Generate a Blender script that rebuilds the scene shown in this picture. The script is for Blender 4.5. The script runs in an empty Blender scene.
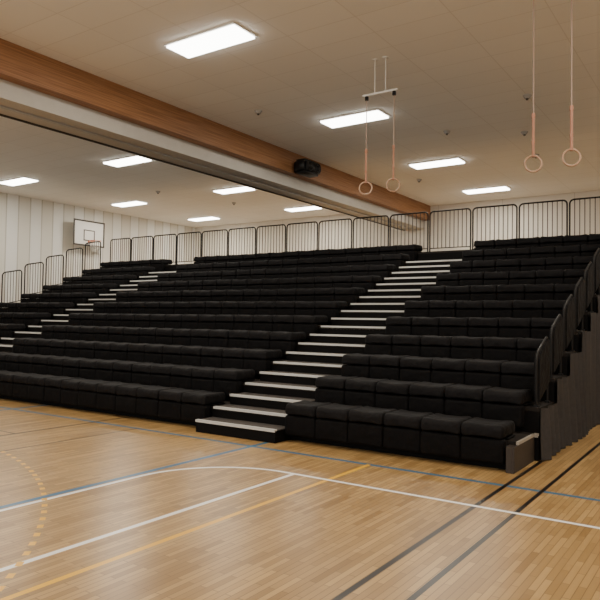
import bpy, bmesh, math, random
from mathutils import Vector, Matrix
S = bpy.context.scene
COL = S.collection
random.seed(4)

# ------------------------------------------------------------ node helpers
def new_mat(name, color=(.5,.5,.5), rough=.6, metal=0.0, spec=None):
    m = bpy.data.materials.new(name); m.use_nodes = True
    b = m.node_tree.nodes['Principled BSDF']
    b.inputs['Base Color'].default_value = (*color, 1)
    b.inputs['Roughness'].default_value = rough
    b.inputs['Metallic'].default_value = metal
    if spec is not None: b.inputs['Specular IOR Level'].default_value = spec
    return m
class NT:
    def __init__(s, m): s.t = m.node_tree; s.n = s.t.nodes; s.l = s.t.links; s.b = s.n['Principled BSDF']
    def inp(s, sock, v):
        if hasattr(v, 'is_output') or isinstance(v, bpy.types.NodeSocket): s.l.new(v, sock)
        else: sock.default_value = v
    def math(s, op, a, b=0.0, c=None):
        n = s.n.new('ShaderNodeMath'); n.operation = op
        s.inp(n.inputs[0], a); s.inp(n.inputs[1], b)
        if c is not None: s.inp(n.inputs[2], c)
        return n.outputs[0]
    def pos(s):
        g = s.n.new('ShaderNodeNewGeometry'); x = s.n.new('ShaderNodeSeparateXYZ')
        s.l.new(g.outputs['Position'], x.inputs[0]); return g.outputs['Position'], x.outputs[0], x.outputs[1], x.outputs[2]
    def mix(s, f, a, b, mode='MIX'):
        n = s.n.new('ShaderNodeMix'); n.data_type = 'RGBA'; n.blend_type = mode
        s.inp(n.inputs[0], f); s.inp(n.inputs[6], a); s.inp(n.inputs[7], b); return n.outputs[2]
    def noise(s, vec, scale, detail=3):
        n = s.n.new('ShaderNodeTexNoise'); n.inputs['Scale'].default_value = scale; n.inputs['Detail'].default_value = detail
        if vec is not None: s.l.new(vec, n.inputs['Vector'])
        return n.outputs['Fac']
    def mapping(s, vec, rot=(0,0,0), sc=(1,1,1), loc=(0,0,0)):
        n = s.n.new('ShaderNodeMapping'); s.l.new(vec, n.inputs[0])
        n.inputs['Rotation'].default_value = rot; n.inputs['Scale'].default_value = sc; n.inputs['Location'].default_value = loc
        return n.outputs[0]
    def brick(s, vec, c1, c2, cm, w, h, mort, offset=.5):
        n = s.n.new('ShaderNodeTexBrick'); n.offset = offset; s.l.new(vec, n.inputs['Vector'])
        n.inputs['Color1'].default_value = (*c1,1); n.inputs['Color2'].default_value = (*c2,1); n.inputs['Mortar'].default_value = (*cm,1)
        n.inputs['Scale'].default_value = 1; n.inputs['Brick Width'].default_value = w; n.inputs['Row Height'].default_value = h
        n.inputs['Mortar Size'].default_value = mort; n.inputs['Mortar Smooth'].default_value = .1
        return n.outputs['Color']

# ------------------------------------------------------------ materials
def fabric(name, c1, c2, rough=.7, scale=60, bump=.15, spec=.4, lump=0):
    m = new_mat(name, c1, rough, 0, spec); t = NT(m)
    p, x, y, z = t.pos()
    f = t.noise(p, scale, 4)
    t.l.new(t.mix(f, (*c1,1), (*c2,1)), t.b.inputs['Base Color'])
    bp = t.n.new('ShaderNodeBump'); bp.inputs['Strength'].default_value = bump; bp.inputs['Distance'].default_value = .01
    t.l.new(t.noise(p, scale*.25, 3), bp.inputs['Height'])
    if lump:
        b2 = t.n.new('ShaderNodeBump'); b2.inputs['Strength'].default_value = lump; b2.inputs['Distance'].default_value = .06
        t.l.new(t.noise(p, 7, 2), b2.inputs['Height']); t.l.new(bp.outputs[0], b2.inputs['Normal']); bp = b2
    t.l.new(bp.outputs[0], t.b.inputs['Normal'])
    return m
M_seat = fabric('seat_fabric', (.0052,.0047,.005), (.011,.010,.0106), .72, 80, .3, .12, .55)
M_panel = fabric('seat_panel_fabric', (.0035,.0032,.0034), (.0075,.0069,.0072), .75, 80, .2, .08, .5)
M_deck = fabric('deck_carpet', (.018,.015,.013), (.030,.025,.022), .85, 120, .1, .1)
M_riser = fabric('riser_board', (.004,.0037,.0036), (.0075,.0068,.0066), .7, 30, .05, .08)
M_tread = fabric('step_tread', (.055,.048,.043), (.088,.078,.070), .8, 90, .1, .15)
M_nose = fabric('nosing_metal', (.55,.54,.515), (.65,.64,.61), .5, 40, .03, .4)
M_black = fabric('black_powder_coat', (.008,.0075,.0072), (.012,.011,.0105), .5, 50, .03, .25)
M_bar = fabric('bar_grey', (.055,.050,.045), (.08,.073,.066), .4, 50, .03, .4)
M_endp = fabric('end_panel_laminate', (.034,.026,.021), (.052,.041,.034), .5, 20, .03, .3)
M_trim = fabric('end_trim', (.34,.31,.27), (.42,.39,.34), .5, 20, .03, .3)
M_curt = fabric('curtain_cloth', (.040,.037,.036), (.070,.064,.062), .85, 18, .3, .15)
M_wht = fabric('white_paint', (.68,.67,.64), (.76,.75,.72), .5, 30, .02)
M_steel = fabric('galvanised_steel', (.35,.34,.33), (.45,.44,.42), .35, 30, .03)
M_hous = fabric('housing_paint', (.52,.50,.46), (.60,.575,.53), .7, 4, .02, .3)
M_hdark = fabric('housing_edge', (.05,.045,.04), (.07,.06,.05), .6, 8, .02)
M_strap = fabric('orange_strap', (.42,.20,.13), (.50,.26,.18), .7, 60, .05)
M_cord = fabric('cord', (.40,.29,.23), (.45,.34,.28), .7, 60, .05)
M_ring = fabric('ring_plywood', (.42,.26,.17), (.52,.34,.23), .4, 50, .03)
M_orange = fabric('orange_steel', (.6,.13,.03), (.65,.16,.05), .4, 50, .03)
M_net = fabric('white_net', (.65,.62,.58), (.7,.68,.64), .8, 50, .03)
M_spk = fabric('speaker_plastic', (.007,.007,.007), (.012,.012,.012), .5, 80, .1, .3)

# glulam beam
M_beam = new_mat('glulam', rough=.5, spec=.3); t = NT(M_beam); p,x,y,z = t.pos()
g = t.noise(t.mapping(p, sc=(6,.35,16)), 3, 5)
n = t.n.new('ShaderNodeMapRange'); t.l.new(g, n.inputs[0]); n.inputs[1].default_value=.35; n.inputs[2].default_value=.65
c = t.mix(n.outputs[0], (.38,.190,.088,1), (.24,.110,.046,1))
lamf = t.math('FRACT', t.math('DIVIDE', z, .09))
c = t.mix(t.math('MULTIPLY', t.math('LESS_THAN', lamf, .07), .45), c, (.14,.06,.025,1))
t.l.new(c, t.b.inputs['Base Color'])

# ceiling tiles
M_ceil = new_mat('ceiling_tiles', rough=.95, spec=.2); t = NT(M_ceil); p,x,y,z = t.pos()
bc = t.brick(p, (.88,.87,.84), (.905,.895,.865), (.78,.765,.73), 1.2, .6, .008, 0.0)
t.l.new(bc, t.b.inputs['Base Color'])

# striped side wall
M_wl = new_mat('striped_wall_cladding', rough=.8); t = NT(M_wl); p,x,y,z = t.pos()
fr = t.math('FRACT', t.math('DIVIDE', y, .95))
st = t.math('GREATER_THAN', fr, .52)
seam = t.math('LESS_THAN', t.math('FRACT', t.math('DIVIDE', y, .475)), .09)
c = t.mix(st, (.78,.78,.75,1), (.70,.68,.62,1)); c = t.mix(seam, c, (.50,.48,.42,1))
t.l.new(c, t.b.inputs['Base Color'])
M_wb = new_mat('painted_back_wall', rough=.85); t = NT(M_wb); p,x,y,z = t.pos()
f = t.noise(p, .5, 2)
seam = t.math('LESS_THAN', t.math('FRACT', t.math('DIVIDE', x, 2.4)), .012)
c = t.mix(f, (.70,.66,.58,1), (.76,.72,.65,1)); c = t.mix(seam, c, (.6,.56,.49,1))
t.l.new(c, t.b.inputs['Base Color'])

# floor
M_floor = new_mat('gym_parquet', rough=.3, spec=.38); t = NT(M_floor); p,x,y,z = t.pos()
mpb = t.mapping(p, rot=(0,0,math.pi/2))
bc = t.brick(mpb, (.28,.162,.055), (.59,.38,.155), (.12,.066,.025), .48, .052, .003)
bc2 = t.brick(t.mapping(p, rot=(0,0,math.pi/2), loc=(.3,.0,0)), (.30,.175,.062), (.58,.375,.155), (.5,.33,.15), 1.4, .104, .0)
c = t.mix(.30, bc, bc2)
gr = t.noise(t.mapping(p, sc=(14,1.2,1)), 3, 4)
c = t.mix(t.math('MULTIPLY', gr, .3), c, (.27,.145,.048,1))
def lmask(axis, posn, w, lo, hi):
    u, v = (x, y) if axis == 'x' else (y, x)
    a = t.math('LESS_THAN', t.math('ABSOLUTE', t.math('SUBTRACT', u, posn)), w/2)
    a = t.math('MULTIPLY', a, t.math('GREATER_THAN', v, lo))
    return t.math('MULTIPLY', a, t.math('LESS_THAN', v, hi))
BLUE=(.025,.145,.29,1); WHITE=(.92,.91,.88,1); YEL=(.85,.47,.02,1); BLK=(.012,.009,.008,1)
lines = [('y',-.55,.07,-19.5,9,BLUE),('x',-3.26,.075,-14,.2,BLUE),('x',-8.85,.10,-14,1,BLUE),('x',-6.5,.05,-14,1,BLK),
         ('x',-5.5,.035,-14,-.55,BLK),('y',-1.95,.03,-19.5,-6.5,BLK),
         ('x',.13,.045,-14,15,BLK),('x',.50,.045,-14,15,BLK),
         ('x',-1.48,.055,-14,-.55,YEL),('x',-1.92,.055,-14,-1.46,WHITE),('y',-1.48,.055,-2.05,9,WHITE),('x',-3.17,.055,-14,-2.6,WHITE)]
for ax,po,w,lo,hi,colr in lines:
    c = t.mix(lmask(ax,po,w,lo,hi), c, colr)
dx = t.math('ADD', x, 2.05); dy = t.math('ADD', y, 2.60)
r = t.math('SQRT', t.math('ADD', t.math('MULTIPLY', dx, dx), t.math('MULTIPLY', dy, dy)))
m = t.math('LESS_THAN', t.math('ABSOLUTE', t.math('SUBTRACT', r, 1.12)), .0275)
m = t.math('MULTIPLY', m, t.math('LESS_THAN', dx, 0.0)); m = t.math('MULTIPLY', m, t.math('GREATER_THAN', dy, 0.0))
c = t.mix(m, c, WHITE)
dx = t.math('ADD', x, 7.0); dy = t.math('ADD', y, 9.6)
r = t.math('SQRT', t.math('ADD', t.math('MULTIPLY', dx, dx), t.math('MULTIPLY', dy, dy)))
m = t.math('LESS_THAN', t.math('ABSOLUTE', t.math('SUBTRACT', r, 7.0)), .024)
an = t.math('ARCTAN2', dy, dx)
m = t.math('MULTIPLY', m, t.math('GREATER_THAN', t.math('FRACT', t.math('MULTIPLY', an, 34.0)), .6))
m = t.math('MULTIPLY', m, t.math('GREATER_THAN', dy, 0.0))
c = t.mix(m, c, YEL)
t.l.new(c, t.b.inputs['Base Color'])
rr = t.math('MULTIPLY_ADD', t.noise(p, 1.0, 1), .03, .275)
t.l.new(rr, t.b.inputs['Roughness'])

M_emit = bpy.data.materials.new('lamp_diffuser'); M_emit.use_nodes = True
nt = M_emit.node_tree; nt.nodes.clear()
o = nt.nodes.new('ShaderNodeOutputMaterial'); e = nt.nodes.new('ShaderNodeEmission')
e.inputs[0].default_value = (1,.96,.88,1); e.inputs[1].default_value = 14.0
nt.links.new(e.outputs[0], o.inputs[0])

# ------------------------------------------------------------ mesh helpers
def obj_from(bm, name, mat, smooth=False):
    me = bpy.data.meshes.new(name)
    bmesh.ops.recalc_face_normals(bm, faces=bm.faces)
    bm.to_mesh(me); bm.free()
    if smooth:
        for f in me.polygons: f.use_smooth = True
    mats = mat if isinstance(mat, (list, tuple)) else [mat]
    for mm in mats: me.materials.append(mm)
    ob = bpy.data.objects.new(name, me); COL.objects.link(ob); return ob
def box(bm, x0,x1,y0,y1,z0,z1, mi=0):
    vs = [bm.verts.new(v) for v in [(x0,y0,z0),(x1,y0,z0),(x1,y1,z0),(x0,y1,z0),(x0,y0,z1),(x1,y0,z1),(x1,y1,z1),(x0,y1,z1)]]
    for q in [(0,3,2,1),(4,5,6,7),(0,1,5,4),(1,2,6,5),(2,3,7,6),(3,0,4,7)]:
        f = bm.faces.new([vs[i] for i in q]); f.material_index = mi
    return vs
def boxobj(name, mat, x0,x1,y0,y1,z0,z1, bev=0):
    bm = bmesh.new(); box(bm, x0,x1,y0,y1,z0,z1)
    if bev: bmesh.ops.bevel(bm, geom=bm.edges[:], offset=bev, segments=2, profile=.5, affect='EDGES')
    return obj_from(bm, name, mat)
def sweep(bm, pts, r, seg=8, closed=False):
    pts = [Vector(p) for p in pts]; n = len(pts); rings = []
    ref = None
    for i in range(n):
        if closed: d = (pts[(i+1)%n]-pts[i-1]).normalized()
        else:
            a = pts[max(i-1,0)]; b = pts[min(i+1,n-1)]; d = (b-a).normalized()
        if ref is None:
            ref = Vector((0,0,1)) if abs(d.z) < .9 else Vector((1,0,0))
            nn = d.cross(ref).normalized()
        else:
            nn = (nn - d*nn.dot(d)).normalized()
        bb = d.cross(nn)
        rings.append([bm.verts.new(pts[i] + (nn*math.cos(2*math.pi*k/seg)+bb*math.sin(2*math.pi*k/seg))*r) for k in range(seg)])
    for i in range(n if closed else n-1):
        A = rings[i]; B = rings[(i+1)%n]
        for k in range(seg):
            bm.faces.new([A[k], A[(k+1)%seg], B[(k+1)%seg], B[k]])
    if not closed:
        bm.faces.new(rings[0][::-1]); bm.faces.new(rings[-1])
def tag(ob, label, cat, group=None, kind=None):
    if label: ob['label'] = label
    if cat: ob['category'] = cat
    if group: ob['group'] = group
    if kind: ob['kind'] = kind
def empty(name, loc):
    e = bpy.data.objects.new(name, None); e.location = loc; e.empty_display_size = .1; COL.objects.link(e); return e
def copy_thing(root, parts, loc):
    r = root.copy(); r.location = loc; COL.objects.link(r)
    for q in parts:
        c = q.copy(); c.parent = r; COL.objects.link(c)
    return r

# ------------------------------------------------------------ room
XL, XR, YF, YB, ZC = -19.6, 10.0, -14.0, 15.45, 6.1
def struct(ob, label): tag(ob, label, None, None, 'structure'); ob['category']='structure'; return ob
struct(boxobj('floor', M_floor, XL,XR,YF,YB,-.1,0), 'varnished wooden sports floor with coloured court lines')
struct(boxobj('ceiling', M_ceil, XL-.2,XR+.2,YF,YB+.2,ZC,ZC+.15), 'pale acoustic tile ceiling of the sports hall')
struct(boxobj('wall_left', M_wl, XL-.2,XL,YF,YB,-.1,ZC), 'white and cream vertically striped hall wall')
struct(boxobj('wall_back', M_wb, XL-.2,XR+.2,YB,YB+.2,-.1,ZC), 'plain cream painted wall behind the seating')
struct(boxobj('wall_right', M_wb, XR,XR+.2,YF,YB,-.1,ZC), 'plain cream painted hall side wall')

# beam
BX = -7.50
b = boxobj('roof_beam', M_beam, BX-.24,BX,YF,YB,5.55,ZC)
tag(b, 'long varnished brown glulam beam under the ceiling', 'beam')
h = empty('partition_housing', (0,0,5.25))
p1 = boxobj('casing', M_hous, BX-1.05,BX-.25,YF,YB,.0,ZC-5.25); p1.parent = h
p2 = boxobj('edge_trim', M_hdark, BX-1.09,BX-1.05,YF,YB,-.03,.10); p2.parent = h
p3 = boxobj('guide_rail', M_steel, BX-.66,BX-.58,YF,YB,-.03,-.001); p3.parent = h
tag(h, 'pale grey partition curtain housing running along the wooden beam', 'curtain housing')

# ------------------------------------------------------------ ceiling lamps
def lamp_parts():
    bm = bmesh.new()
    L, W = .70, .25
    box(bm,-L-.03,L+.03,-W-.03,-W,-.03,0); box(bm,-L-.03,L+.03,W,W+.03,-.03,0)
    box(bm,-L-.03,-L,-W,W,-.03,0); box(bm,L,L+.03,-W,W,-.03,0)
    fr = obj_from(bm,'lamp_frame',M_wht)
    bm = bmesh.new(); box(bm,-L,L,-W,W,-.06,-.005); df = obj_from(bm,'diffuser',M_emit)
    return [fr, df]
LP = [(-4.71,4.65),(-4.71,9.27),(-4.71,13.44),(-11.97,4.65),(-11.97,9.27),(-11.97,13.44),(-17.2,4.65),(-17.2,9.27),(-17.2,13.44),
      (-4.71,.05),(2.5,.05),(2.5,4.65),(2.5,9.27),(2.5,-4.5),(-4.71,-4.5),(-11.97,-.2),(-11.97,-4.9),(2.5,-9.2),(-4.71,-9.2)]
parts = lamp_parts(); root = None
for i,(lx,ly) in enumerate(LP):
    if root is None:
        root = empty('ceiling_lamp', (lx,ly,ZC))
        for q in parts: q.parent = root
        tag(root, 'lit rectangular warm white ceiling lamp', 'ceiling lamp', 'ceiling lamps of the hall')
    else: copy_thing(root, parts, (lx,ly,ZC))
    ld = bpy.data.lights.new('lamp_light','AREA'); ld.shape='RECTANGLE'; ld.size=1.38; ld.size_y=.48
    ld.energy = 86; ld.color = (1,.92,.78)
    lo = bpy.data.objects.new('lamp_light', ld); lo.location=(lx,ly,ZC-.065); COL.objects.link(lo)

# ------------------------------------------------------------ seating
R, D = .315, .77
DX0, DX1 = -17.1, .10
SEC = [(-.06,-3.12,6),(-4.63,-12.28,15),(-13.72,-16.84,6)]
NR = 11
AIS = [(-4.6,-3.14),(-13.68,-12.32)]
for k in range(NR):
    y0 = .185+D*k; z1 = .3375+R*k; zb = 0 if k==0 else .0225+R*k
    y1 = y0 + D+.035 if k < NR-1 else y0+.75
    pf = empty('seating_platform', (0,y0,0))
    xe = .03 if k==0 else DX1
    a = boxobj('deck', M_deck, DX0,xe, 0,y1-y0, z1-.045,z1); a.parent = pf
    a = boxobj('riser', M_riser, DX0,xe, .004,.03, zb+.001,z1-.046); a.parent = pf
    if k>0:
        a = boxobj('end_board', M_riser, DX1-.012,DX1, .036, D-.002, 0.0,z1-.046); a.parent = pf
        a = boxobj('end_board', M_riser, DX0,DX0+.012, .036, D-.002, 0.0,z1-.046); a.parent = pf
        if k==1:
            a = boxobj('front_board', M_riser, -.04,DX1, -.03,-.015, 0.0,.285); a.parent = pf
            a = boxobj('end_board', M_riser, DX1-.012,DX1, -.014,.034, 0.0,z1-.35); a.parent = pf
    for (a0,a1) in AIS:
        if k==10: continue
        bm = bmesh.new(); box(bm,a0,a1,-.012,.046,z1-.0,z1+.008); box(bm,a0,a1,-.014,-.001,z1-.026,z1+.008)
        q = obj_from(bm,'nosing',M_nose); q.parent = pf; q['label']='light grey metal stair nosing'
        q = boxobj('tread',M_tread,a0+.002,a1-.002,.048,.36,z1-.0,z1+.006); q.parent = pf
    tag(pf, 'dark carpeted tier of the telescopic stand' if k else 'lowest dark tier of the telescopic stand', 'seating platform', 'tiers of the telescopic stand')
root=None
for (a0,a1) in AIS:
    for k in range(NR-1):
        y0=-.2+D*k; zb = .0225+R*k; 
        if k==0: 
            st = empty('aisle_step',( (a0+a1)/2,y0,0)); w=(a1-a0)/2+.01
            q=boxobj('step_body',M_riser,-w,w,0,.38,0,.165); q.parent=st
            q=boxobj('tread',M_tread,-w,w,.048,.38,.166,.18); q.parent=st
            bm=bmesh.new(); box(bm,-w,w,-.012,.046,.166,.188); box(bm,-w,w,-.014,-.001,.152,.188)
            q=obj_from(bm,'nosing',M_nose); q.parent=st
            tag(st,'black bottom step with pale nosing standing on the wooden floor','step')
            continue
        if root is None or abs((a1-a0)-rw)>1e-6:
            rw=a1-a0; w=rw/2
            root=empty('aisle_step',((a0+a1)/2,y0,zb))
            q1=boxobj('step_body',M_riser,-w,w,0,.383,0.007,.145)
            q2=boxobj('tread',M_tread,-w,w,.048,.383,.146,.1575)
            bm=bmesh.new(); box(bm,-w,w,-.012,.046,.146,.1655); box(bm,-w,w,-.014,-.001,.131,.1655)
            q3=obj_from(bm,'nosing',M_nose)
            rp=[q1,q2,q3]
            for q in rp: q.parent=root
            tag(root,'dark aisle step with pale grey metal nosing','step','aisle steps between the tiers')
        else: copy_thing(root, rp, ((a0+a1)/2,y0,zb))

# seats
def pillow(name, prof, w, mat, amt=.022, bul=.006):
    cx = sum(p[0] for p in prof)/len(prof); cz = sum(p[1] for p in prof)/len(prof)
    h=w/2
    st = [(-h, amt), (-h+.006, amt*.55), (-h+.018, amt*.22),(-h+.045,amt*.03),(-h+.09,-bul*.4),(-w/5,-bul*.9),(0,-bul),(w/5,-bul*.9),(h-.09,-bul*.4),(h-.045,amt*.03),(h-.018, amt*.22),(h-.006,amt*.55),(h,amt)]
    bm=bmesh.new(); rings=[]
    for xx,ins in st:
        ring=[]
        for (yy,zz) in prof:
            d=Vector((yy-cx,zz-cz))
            ddy = yy - math.copysign(min(ins, abs(d.x)), d.x)
            ddz = zz - math.copysign(min(ins, abs(d.y)), d.y)
            ring.append(bm.verts.new((xx,ddy,ddz)))
        rings.append(ring)
    n=len(prof)
    for i in range(len(rings)-1):
        for k in range(n):
            bm.faces.new([rings[i][k],rings[i][(k+1)%n],rings[i+1][(k+1)%n],rings[i+1][k]])
    bm.faces.new(rings[0][::-1]); bm.faces.new(rings[-1])
    return obj_from(bm,name,mat,True)
def rprof(y0,y1,z0,z1,r,seg=4,slope=0.0,r2=None):
    pts=[]; r2 = r if r2 is None else r2
    for (sy,sz,a0,rr) in [(1,1,0,r),(-1,1,90,r),(-1,-1,180,r2),(1,-1,270,r2)]:
        cy=(y1-rr) if sy>0 else (y0+rr); cz=(z1-rr) if sz>0 else (z0+rr)
        for i in range(seg+1):
            a=math.radians(a0+90*i/seg); pts.append((cy+rr*math.cos(a),cz+rr*math.sin(a)))
    return [(a,b+slope*((a-y0)/(y1-y0))) for a,b in pts]
for si,(xa,xb,n) in enumerate(SEC):
    pw=(xa-xb)/n; w=pw-.004
    root=None
    for k in range(NR):
        for i in range(n):
            loc=(xa-pw*(i+.5), D*k-random.uniform(0,.014), R*k+random.uniform(0,.009))
            if root is None:
                root=empty('folding_seat',(loc[0],0,0))
                q1=pillow('backrest', rprof(.0,.52,.370,.530,.065,7,.010,.03), w, M_seat, .034,.012)
                q2=pillow('front_panel', rprof(.002,.165,.085,.369,.035,5), w, M_panel, .022,.008)
                q3=pillow('seat_cushion', rprof(.20,.50,.344,.372,.013,3), w, M_panel, .010,.0)
                rp=[q1,q2,q3]
                for q in rp: q.parent=root
                tag(root,'black upholstered seat folded flat on a tier','seat','folded seats on the telescopic stand')
            else: copy_thing(root,rp,loc)

# ------------------------------------------------------------ railings
def rail_parts(W,H,nb,slope=0.0,axis='x',z0=.02,rb=.0085,infill=False):
    r=.10; pts=[]
    hw=W/2; tr=.014 if infill else .020
    def P(u,v):
        vv=v + slope*(u/W)
        return (u,0,vv) if axis=='x' else (0,u,vv)
    for (cu,cv,a0,rr) in [(hw-r,H-r,0,r),(-hw+r,H-r,90,r)]:
        for i in range(6):
            a=math.radians(a0+90*i/5); pts.append(P(cu+rr*math.cos(a),cv+rr*math.sin(a)))
    pts += [P(-hw,z0+.13),P(-hw,z0)]
    pts = [P(hw,z0),P(hw,z0+.13)]+pts
    bm=bmesh.new(); sweep(bm,pts,tr,8)
    sweep(bm,[P(-hw+.01,z0+.13),P(hw-.01,z0+.13)],.013,6)
    for s in (-1,1):
        c=P(s*hw,z0); zf = -abs(slope)/2 if slope else 0
        box(bm,c[0]-.03,c[0]+.03,c[1]-.03,c[1]+.03,zf,zf+.02)
        if slope and s>0: sweep(bm,[(c[0],c[1],zf+.02),(c[0],c[1],c[2]+.02)],tr,8)
    fr=obj_from(bm,'rail_frame',M_black,False)
    out=[fr]; me=None
    if not infill:
        for i in range(nb):
            u=-hw+W*(i+1)/(nb+1)
            a=P(u,0)
            top=H-.015
            if me is None:
                bm=bmesh.new(); sweep(bm,[(0,0,z0+.14),(0,0,top)],rb,6)
                o=obj_from(bm,'baluster',M_bar); me=o
            else:
                o=me.copy(); COL.objects.link(o)
            o.location=(a[0],a[1],a[2]); out.append(o)
    else:
        bm=bmesh.new()
        prof=[(-hw+.002,z0+.02),(hw-.002,z0+.02),(hw-.002,H-.11),(hw-.035,H-.035),(hw-.11,H-.003),(-hw+.11,H-.003),(-hw+.035,H-.035),(-hw+.002,H-.11)]
        A=[bm.verts.new((-.036,)+P(u,v)[1:]) for u,v in prof]; B=[bm.verts.new((.036,)+P(u,v)[1:]) for u,v in prof]
        bm.faces.new(A); bm.faces.new(B[::-1])
        for i in range(len(prof)): bm.faces.new([A[i],A[(i+1)%len(prof)],B[(i+1)%len(prof)],B[i]])
        bmesh.ops.recalc_face_normals(bm,faces=bm.faces)
        bmesh.ops.bevel(bm,geom=bm.edges[:],offset=.014,segments=2,affect='EDGES')
        out.append(obj_from(bm,'infill_panel',M_seat))
    return out
BZ=.3375+R*10+.004
bp=rail_parts(1.10,1.12,9,rb=.011); root=None
for i in range(15):
    loc=(.02-1.157*(i+.5), 8.52, BZ)
    if root is None:
        root=empty('railing_panel',loc)
        for q in bp: q.parent=root
        tag(root,'black metal safety railing with vertical bars behind the top tier','railing','railing panels behind the top tier')
    else: copy_thing(root,bp,loc)
for sx,inf,ks in ((-17.0,False,range(1,10)),(.04,True,range(1,10))):
    sl = .24 if inf else .14
    sp=rail_parts(.56 if inf else .66,.66 if inf else 1.14,6,sl,'y',infill=inf,rb=.010); root=None
    for k in ks:
        loc=(sx,.185+D*k+.375,.3375+R*k+.004+sl/2)
        if root is None:
            root=empty('side_railing',loc)
            for q in sp: q.parent=root
            if inf: tag(root,'low black sloping end guard with solid padded infill','railing','closed railings along the curtained end')
            else: tag(root,'black barred railing on the stepped end of the stand','railing','railings along the open end of the stand')
        else: copy_thing(root,sp,loc)

# end panel + curtain
ep=empty('end_panel',(.03,0,0))
q=boxobj('panel_board',M_endp,.001,.025,.04,.90,0.0,.30,.004); q.parent=ep
q=boxobj('top_trim',M_trim,.001,.028,.19,.90,.301,.3375); q.parent=ep
q=boxobj('front_board',M_endp,-.07,.0,.04,.18,0.0,.30); q.parent=ep
tag(ep,'brown laminate end panel closing the lowest tier','end panel')
bm=bmesh.new(); cols=[]; N=1100
for i in range(N+1):
    yy=.925+(8.62-.925)*i/N
    s=(yy-.185)/D; k=max(1,min(NR-1,int(s+.02))); fr_=s-int(s)
    top=.3375+R*k-.012*abs(math.sin(math.pi*fr_*2))
    ph=yy*2*math.pi/.27+1.8*math.sin(yy*1.9)+1.1*math.sin(yy*3.7)
    rows=[]
    for j in range(13):
        f=j/12
        am=(.044+.016*math.sin(yy*2.7))*(1-.55*f)
        xx=.114+am*(1+math.sin(ph+.8*math.sin(2.2*f+yy*1.7)))+.010*(1+math.sin(yy*23+f*2.0))
        rows.append(bm.verts.new((xx,yy,.01+(top-.01)*f)))
    cols.append(rows)
for i in range(N):
    for j in range(12): bm.faces.new([cols[i][j],cols[i+1][j],cols[i+1][j+1],cols[i][j+1]])
cu=obj_from(bm,'skirt_curtain',M_curt,True)
tag(cu,'dark grey pleated curtain covering the open side of the stand','curtain')

# ------------------------------------------------------------ backboard on the side wall
bb=empty('basketball_backboard',(-19.2,9.0,5.02))
q=boxobj('board',M_wht,-.02,.0,-.72,.72,-.48,.48); q.parent=bb; q['label']='white rectangular board'
bm=bmesh.new()
for (u0,u1,v0,v1) in [(-.74,.74,.45,.51),(-.74,.74,-.51,-.45),(-.74,-.68,-.45,.45),(.68,.74,-.45,.45),
                      (-.26,.26,.10,.135),(-.26,.26,-.30,-.265),(-.26,-.225,-.265,.10),(.225,.26,-.265,.10)]:
    box(bm,.001,.012,u0,u1,v0,v1)
q=obj_from(bm,'border_lines',M_hdark); q.parent=bb
bm=bmesh.new(); sweep(bm,[(.38+.225*math.cos(a*math.pi/12),.225*math.sin(a*math.pi/12),-.32) for a in range(24)],.012,6,True)
box(bm,.013,.16,-.06,.06,-.36,-.31)
q=obj_from(bm,'hoop',M_orange); q.parent=bb
bm=bmesh.new()
for i in range(12):
    for s in (-1,1):
        a0=i*math.pi/6; pts=[]
        for j in range(5):
            a=a0+s*j*math.pi/12; rr=.22-.025*j
            pts.append((.38+rr*math.cos(a),rr*math.sin(a),-.33-.10*j))
        sweep(bm,pts,.005,4)
q=obj_from(bm,'net',M_net); q.parent=bb
for s in (-.4,.4):
    bm=bmesh.new()
    sweep(bm,[(-.04,s,.3),(-.37,s,.3)],.025,6); sweep(bm,[(-.04,s,-.3),(-.37,s,-.3)],.025,6)
    sweep(bm,[(-.045,s,-.40),(-.045,s,.40)],.02,6); sweep(bm,[(-.37,s,-.45),(-.37,s,.45)],.03,6)
    q=obj_from(bm,'wall_bracket',M_black); q.parent=bb
tag(bb,'white basketball backboard with dark border bracketed to the striped wall','basketball backboard')

# ------------------------------------------------------------ gymnastic rings
def ring_set(loc, topz, label):
    e=empty('gymnastic_ring',loc)
    bm=bmesh.new()
    sweep(bm,[(.105*math.cos(a*math.pi/16),0,.105*math.sin(a*math.pi/16)) for a in range(32)],.014,8,True)
    q=obj_from(bm,'ring',M_ring,True); q.parent=e
    Hh=topz-loc[2]
    bm=bmesh.new(); box(bm,-.014,.014,-.018,-.013,.085,.62); box(bm,-.014,.014,.013,.018,.085,.62)
    box(bm,-.016,.016,-.018,.018,.085,.092); box(bm,-.02,.02,-.022,.022,.60,.66); box(bm,-.018,.018,-.022,.022,.26,.30)
    q=obj_from(bm,'strap',M_strap); q.parent=e
    bm=bmesh.new(); sweep(bm,[(0,0,.66),(0,0,Hh-.06)],.009,6)
    q=obj_from(bm,'cord',M_cord); q.parent=e
    bm=bmesh.new(); box(bm,-.03,.03,-.03,.03,Hh-.07,Hh)
    bmesh.ops.bevel(bm,geom=bm.edges[:],offset=.008,segments=2,affect='EDGES')
    q=obj_from(bm,'pulley',M_black); q.parent=e
    e.rotation_euler=(0,0,math.radians(25))
    tag(e,label,'gymnastic ring','hanging gymnastic rings')
ring_set((-.05,1.2,3.79),ZC,'wooden gymnastic ring on a long orange strap from the ceiling')
ring_set((.42,1.2,3.81),ZC,'wooden gymnastic ring on a long orange strap from the ceiling')
ring_set((-3.03,2.13,3.94),5.50,'wooden gymnastic ring hanging from the suspended white bar')
ring_set((-2.52,2.13,3.94),5.50,'wooden gymnastic ring hanging from the suspended white bar')
rb=empty('ring_suspension_bar',(-2.78,2.13,5.52))
bm=bmesh.new(); sweep(bm,[(-.32,0,0),(.32,0,0)],.02,8)
q=obj_from(bm,'bar',M_wht); q.parent=rb
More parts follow.
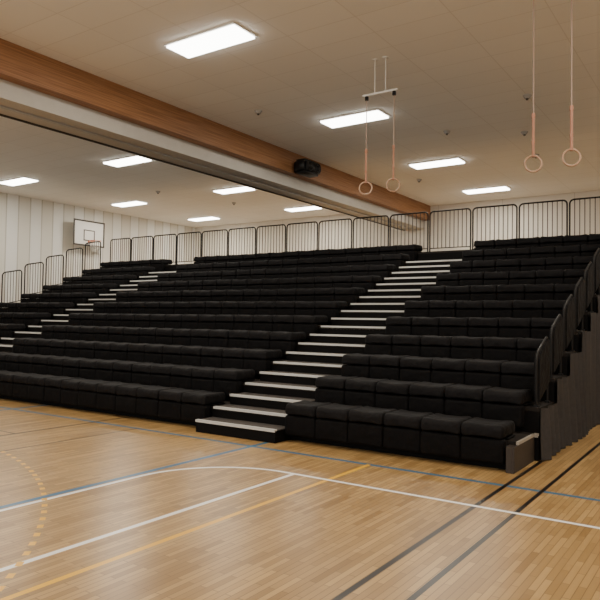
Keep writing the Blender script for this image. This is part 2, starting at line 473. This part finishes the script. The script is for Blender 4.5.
for s in (-.1,.1):
    bm=bmesh.new(); sweep(bm,[(s,0,.02),(s,0,ZC-5.52)],.009,8); box(bm,s-.04,s+.04,-.04,.04,ZC-5.52-.012,ZC-5.52)
    q=obj_from(bm,'hanger_rod',M_wht); q.parent=rb
tag(rb,'white metal bar suspended from the ceiling holding two rings','suspension bar')

# ------------------------------------------------------------ loudspeaker on beam
sk=empty('loudspeaker',(BX+.28,6.6,5.70))
bm=bmesh.new(); box(bm,-.20,.22,-.38,.38,-.18,.18)
bmesh.ops.bevel(bm,geom=bm.edges[:],offset=.07,segments=4,affect='EDGES')
q=obj_from(bm,'speaker_body',M_spk,True); q.parent=sk
bm=bmesh.new()
for s in (-.19,.19):
    sweep(bm,[(.225,s+.12*math.cos(a*math.pi/12),.12*math.sin(a*math.pi/12)) for a in range(24)],.014,6,True)
    bmesh.ops.create_uvsphere(bm,u_segments=16,v_segments=8,radius=.085,matrix=Matrix.Translation((.19,s,0)))
q=obj_from(bm,'speaker_cone',M_black,True); q.parent=sk
bm=bmesh.new(); box(bm,-.278,-.262,-.2,.2,-.12,.14); box(bm,-.262,-.18,-.04,.04,-.05,.05)
q=obj_from(bm,'wall_mount',M_black); q.parent=sk
tag(sk,'black loudspeaker bracketed to the side of the wooden beam','loudspeaker')

# ceiling devices
root=None
for (sx,sy) in [(-3.38,6.62),(-2.2,9.8),(-9.9,7.0),(-14.5,8.2),(-1.2,5.2),(-6.0,11.0),(-10.2,12.5),(-6.2,3.2),(-1.9,7.6),(-13.6,11.2)]:
    if root is None:
        root=empty('smoke_detector',(sx,sy,ZC))
        bm=bmesh.new(); bmesh.ops.create_cone(bm,cap_ends=True,segments=20,radius1=.05,radius2=.085,depth=.06,matrix=Matrix.Translation((0,0,-.0305)))
        a=obj_from(bm,'detector_head',M_steel); 
        bm=bmesh.new(); bmesh.ops.create_cone(bm,cap_ends=True,segments=16,radius1=.02,radius2=.03,depth=.03,matrix=Matrix.Translation((0,0,-.076)))
        b2=obj_from(bm,'sensor',M_hdark)
        rp=[a,b2]
        for q in rp: q.parent=root
        tag(root,'small round detector fixed to the tiled ceiling','smoke detector','ceiling detectors')
    else: copy_thing(root,rp,(sx,sy,ZC))

# ------------------------------------------------------------ world
w=bpy.data.worlds.new('world'); S.world=w; w.use_nodes=True
bg=w.node_tree.nodes['Background']; bg.inputs[0].default_value=(1.0,.965,.91,1); bg.inputs[1].default_value=1.7

# ------------------------------------------------------------ camera
f=647.0
cx,cy=300.,299.
vx=-Vector((-650-cx, cy-305, -f)).normalized()
vy=Vector((741-cx, cy-326, -f)).normalized()
vy=(vy-vx*vy.dot(vx)).normalized()
vz=vx.cross(vy)
Rm=Matrix((vx,vy,vz))
cd=bpy.data.cameras.new('camera'); cam=bpy.data.objects.new('camera',cd); COL.objects.link(cam)
cd.sensor_width=36; cd.lens=f/600*36; cd.clip_end=200
cam.matrix_world=Matrix.Translation((2.18,-7.43,1.7)) @ Rm.to_4x4()
S.camera=cam
